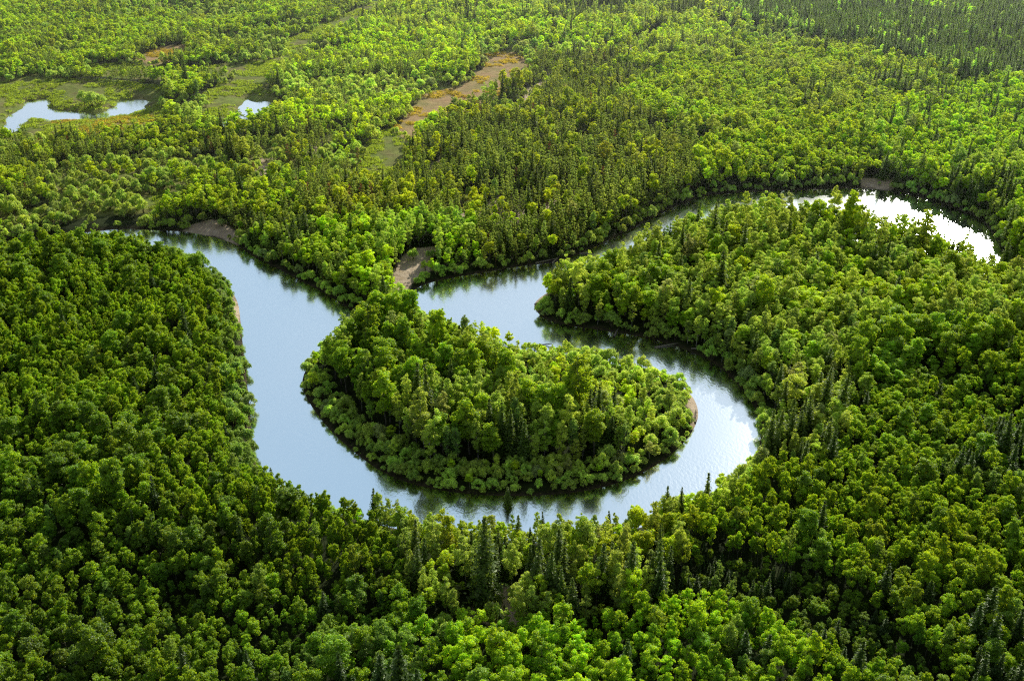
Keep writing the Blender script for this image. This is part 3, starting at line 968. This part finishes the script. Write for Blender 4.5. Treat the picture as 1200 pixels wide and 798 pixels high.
def wnoise(scale, detail, rough=.5):
    n = N(nt, 'ShaderNodeTexNoise', Scale=scale, Detail=detail, Roughness=rough); nt.links.new(mp.outputs[0], n.inputs['Vector']); return n.outputs[0]


rip = math_n(nt, 'ADD', math_n(nt, 'MULTIPLY', wnoise(1.6, 3.0), 1.0), math_n(nt, 'MULTIPLY', wnoise(.12, 2.0), .9))
patch = N(nt, 'ShaderNodeMapRange'); patch.inputs[1].default_value = .38; patch.inputs[2].default_value = .66
patch.inputs[3].default_value = .25; patch.inputs[4].default_value = 1.0
nt.links.new(wnoise(.035, 3.0), patch.inputs[0])
bp = N(nt, 'ShaderNodeBump'); bp.inputs['Distance'].default_value = .075
nt.links.new(math_n(nt, 'MULTIPLY', patch.outputs[0], .55), bp.inputs['Strength'])
nt.links.new(rip, bp.inputs['Height'])
body = N(nt, 'ShaderNodeBsdfDiffuse')
nt.links.new(mixc(nt, wnoise(.05, 3.0), (.012, .012, .008), (.03, .024, .014)), body.inputs['Color'])
gl = N(nt, 'ShaderNodeBsdfGlossy'); gl.inputs['Color'].default_value = (.92, .96, 1.0, 1)
gl.inputs['Roughness'].default_value = .13
nt.links.new(bp.outputs[0], gl.inputs['Normal'])
fr = N(nt, 'ShaderNodeFresnel', IOR=1.33); nt.links.new(bp.outputs[0], fr.inputs['Normal'])
fm = N(nt, 'ShaderNodeMapRange'); fm.inputs[1].default_value = 0.0; fm.inputs[2].default_value = .5
fm.inputs[3].default_value = .84; fm.inputs[4].default_value = 1.0
nt.links.new(fr.outputs[0], fm.inputs[0])
mx_ = N(nt, 'ShaderNodeMixShader'); nt.links.new(fm.outputs[0], mx_.inputs[0])
nt.links.new(body.outputs[0], mx_.inputs[1]); nt.links.new(gl.outputs[0], mx_.inputs[2])
nt.links.new(mx_.outputs[0], out.inputs[0])


def sheet(name, pg, pad, z):
    x0, y0 = pg.min(0) - pad; x1, y1 = pg.max(0) + pad
    m = bpy.data.meshes.new(name)
    m.from_pydata([(x0, y0, z), (x1, y0, z), (x1, y1, z), (x0, y1, z)], [], [(0, 1, 2, 3)])
    m.materials.append(wmat)
    o = bpy.data.objects.new(name, m); col.objects.link(o); o['kind'] = 'structure'
    return o


sheet('river_water', RIVER, 1.0, 0.0)
for pg in (POND_A, POND_B, POND_C):
    sheet('pond_water', pg, 1.0, 0.002)

# ------------------------------------------------------ logs on the banks ---
LOGS = [((640, 306), 7, 20, 'pale bleached log lying on the far bank above the pool'), ((652, 304), 6, 60, 'pale driftwood trunk leaning at the foot of the pine bank'),
        ((688, 297), 5, -20, 'short grey log at the mouth of the narrow reach'), ((723, 388), 6, 70, 'white fallen trunk below the right bank trees'),
        ((784, 404), 8, 15, 'long pale log reaching from the right bank into the dark water'), ((824, 411), 6, -10, 'grey fallen trunk lying in the shadowed right bend'),
        ((470, 338), 5, 60, 'bleached log stranded on the sandy peninsula tip'), ((633, 355), 4, 40, 'small stick of driftwood on the pale sand point'),
        ((815, 488), 5, 80, 'dark driftwood log on the sandy right end of the island'), ((636, 404), 5, 5, 'stranded log on the sandbar behind the island')]
for (px, py), L, ang, lab in LOGS:
    q = at(px, py, .3); a = R(ang); dx, dy = math.cos(a) * L / 2, math.sin(a) * L / 2
    pa = [(-dx, -dy, .05), (-dx * .3, -dy * .3 + .1, .2), (dx * .4, dy * .4 + .15, .3), (dx, dy, .55)]
    tb = [tube(pa, [.24, .21, .16, .07], 7)]
    for s in (-.2, .3, .6):
        p0 = np.array([dx * s, dy * s, .28]); tb.append(tube([p0, p0 + np.array([dy * .12, -dx * .12, .5])], [.07, .025], 4))
    V, Fl = [], []; o_ = 0
    for v, f in tb:
        V.append(v); Fl += [tuple(i + o_ for i in qd) for qd in f]; o_ += len(v)
    lm = mesh_from('driftwood_log', np.concatenate(V), Fl, [LOG_M])
    lo = bpy.data.objects.new('driftwood_log', lm); col.objects.link(lo)
    lo.location = (q[0], q[1], max(.0, float(ground_z(q[None])[0]) * .6))
    lo['label'] = lab; lo['category'] = 'log'; lo['group'] = 'logs stranded along the river'

# -------------------------------------------------- grass in the openings ---
gcol = bpy.data.collections.new('tuft_forms')
for i in range(4):
    k = 46
    p = np.stack([rng.normal(0, .55, k), rng.normal(0, .55, k), rng.uniform(.1, .5, k)], 1)
    nn = rng.normal(size=(k, 3)); nn[:, 2] *= .4
    V, F4, val = leaf_quads(p, nn, rng.uniform(.18, .42, k), rng.uniform(0, 1, k), .3)
    gcol.objects.link(bpy.data.objects.new('tuft_form_%d' % i, mesh_from('tuft', V, F4, [LEAF['grass']], leaf=val)))
gpts, gt = [], []
for pg, kd in CLEAR:
    if kd == 'sand':
        continue
    x0, y0 = pg.min(0); x1, y1 = pg.max(0)
    n = int((x1 - x0) * (y1 - y0) / 3.2)
    q = np.stack([rng.uniform(x0, x1, n), rng.uniform(y0, y1, n)], 1)
    q = q[inside(q, pg)]
    q = q[(water_dist(q) > .5) & (fbm(q[:, 0], q[:, 1], 14, 7) > (.42 if kd != 'brown' else .58))]
    gpts.append(q); gt.append(np.tile({'marsh': (.9, 1.0, .7), 'brown': (1.3, .9, .9), 'turf': (.7, .8, .6)}[kd], (len(q), 1)))
gp = np.concatenate(gpts); gtt = np.concatenate(gt) * rng.uniform(.7, 1.15, (len(gp), 1))
n = len(gp)
s = rng.uniform(.7, 1.5, n)
scatter('marsh_grass', gcol, gp[:, 0], gp[:, 1], ground_z(gp), np.stack([np.zeros(n), np.zeros(n), rng.uniform(0, 6.28, n)], 1), np.stack([s, s, s * .9], 1),
        rng.integers(0, 4, n), gtt, 'tufts of marsh grass in the open meadows and around the ponds', 'grass')

# --------------------------------------------------------------- daylight ---
SUN_E, SUN_A = 25.5, 23.0         # elevation; azimuth right of the view direction
sd = bpy.data.lights.new('sun', 'SUN'); sd.energy = 5.0; sd.angle = R(.5); sd.color = (1.0, .95, .83)
so = bpy.data.objects.new('sun', sd); col.objects.link(so)
so.rotation_euler = (R(90 - SUN_E), 0, R(180 - SUN_A)); so.location = (60, 200, 300)
w = bpy.data.worlds.new('World'); scn.world = w; w.use_nodes = True
nt = w.node_tree; nt.nodes.clear()
out = nt.nodes.new('ShaderNodeOutputWorld'); bg = nt.nodes.new('ShaderNodeBackground')
sky = nt.nodes.new('ShaderNodeTexSky'); sky.sky_type = 'NISHITA'; sky.sun_disc = False
sky.sun_elevation = R(SUN_E); sky.sun_rotation = R(SUN_A)
sky.air_density = 1.0; sky.dust_density = 2.0; sky.ozone_density = 1.0
tc = nt.nodes.new('ShaderNodeTexCoord')
mp = nt.nodes.new('ShaderNodeMapping'); mp.inputs['Scale'].default_value = (1.6, 1.6, 4.0)
nz = nt.nodes.new('ShaderNodeTexNoise'); nz.inputs['Scale'].default_value = 1.5; nz.inputs['Detail'].default_value = 6.0
nt.links.new(tc.outputs['Generated'], mp.inputs[0]); nt.links.new(mp.outputs[0], nz.inputs['Vector'])
rp = nt.nodes.new('ShaderNodeValToRGB'); rp.color_ramp.elements[0].position = .42; rp.color_ramp.elements[1].position = .78
rp.color_ramp.elements[1].color = (.55, .55, .55, 1)
nt.links.new(nz.outputs[0], rp.inputs[0])
# bright summer haze low in the sky on the sunward side
vd = nt.nodes.new('ShaderNodeVectorMath'); vd.operation = 'DOT_PRODUCT'
nt.links.new(tc.outputs['Generated'], vd.inputs[0])
vd.inputs[1].default_value = (math.sin(R(4)) * math.cos(R(26)), math.cos(R(4)) * math.cos(R(26)), math.sin(R(26)))
hr = nt.nodes.new('ShaderNodeMapRange'); hr.interpolation_type = 'SMOOTHSTEP'
hr.inputs[1].default_value = .66; hr.inputs[2].default_value = .95; hr.inputs[3].default_value = 0; hr.inputs[4].default_value = .70
nt.links.new(vd.outputs['Value'], hr.inputs[0])
cl = mixc(nt, hr.outputs[0], sky.outputs[0], (12.0, 17.6, 22.6))
sx = nt.nodes.new('ShaderNodeSeparateXYZ'); nt.links.new(tc.outputs['Generated'], sx.inputs[0])
lo_ = nt.nodes.new('ShaderNodeMapRange'); lo_.interpolation_type = 'SMOOTHSTEP'
lo_.inputs[1].default_value = .12; lo_.inputs[2].default_value = .40; lo_.inputs[3].default_value = .95; lo_.inputs[4].default_value = 0
nt.links.new(sx.outputs[2], lo_.inputs[0])
cl = mixc(nt, math_n(nt, 'MULTIPLY', lo_.outputs[0], hr.outputs[0]), cl, (22.0, 23.0, 24.0))
cl = mixc(nt, rp.outputs[0], cl, (19.0, 19.6, 20.4))
nt.links.new(cl, bg.inputs[0]); bg.inputs[1].default_value = .05
nt.links.new(bg.outputs[0], out.inputs[0])

# ------------------------------------------------------------ summer haze ---
HAZE = .00013
hm = bpy.data.meshes.new('haze')
hv = [(x, y, z) for x in (-700, 700) for y in (290, 1300) for z in (-4, 90)]
hm.from_pydata(hv, [], [(0, 1, 3, 2), (4, 6, 7, 5), (0, 4, 5, 1), (2, 3, 7, 6), (0, 2, 6, 4), (1, 5, 7, 3)])
hmat, nt, out = new_mat('summer_haze')
vs = N(nt, 'ShaderNodeVolumeScatter'); vs.inputs['Color'].default_value = (.93, .97, 1, 1); vs.inputs['Density'].default_value = HAZE
vs.inputs['Anisotropy'].default_value = .6
nt.links.new(vs.outputs[0], out.inputs['Volume'])
hm.materials.append(hmat)
ho = bpy.data.objects.new('haze', hm); col.objects.link(ho)
ho['kind'] = 'stuff'; ho['label'] = 'thin summer haze hanging in the air over the valley'; ho['category'] = 'haze'

# ---------------------------------------------------------------- render ----
scn.render.engine = 'CYCLES'
scn.view_settings.view_transform = 'Standard'
scn.view_settings.look = 'None'
scn.view_settings.exposure = 0
scn.cycles.max_bounces = 8
scn.cycles.diffuse_bounces = 2
scn.cycles.transmission_bounces = 4
scn.cycles.use_denoising = False
scn.cycles.sample_clamp_indirect = 2.0
scn.cycles.use_light_tree = False
scn.cycles.use_adaptive_sampling = False
scn.cycles.filter_width = 1.2
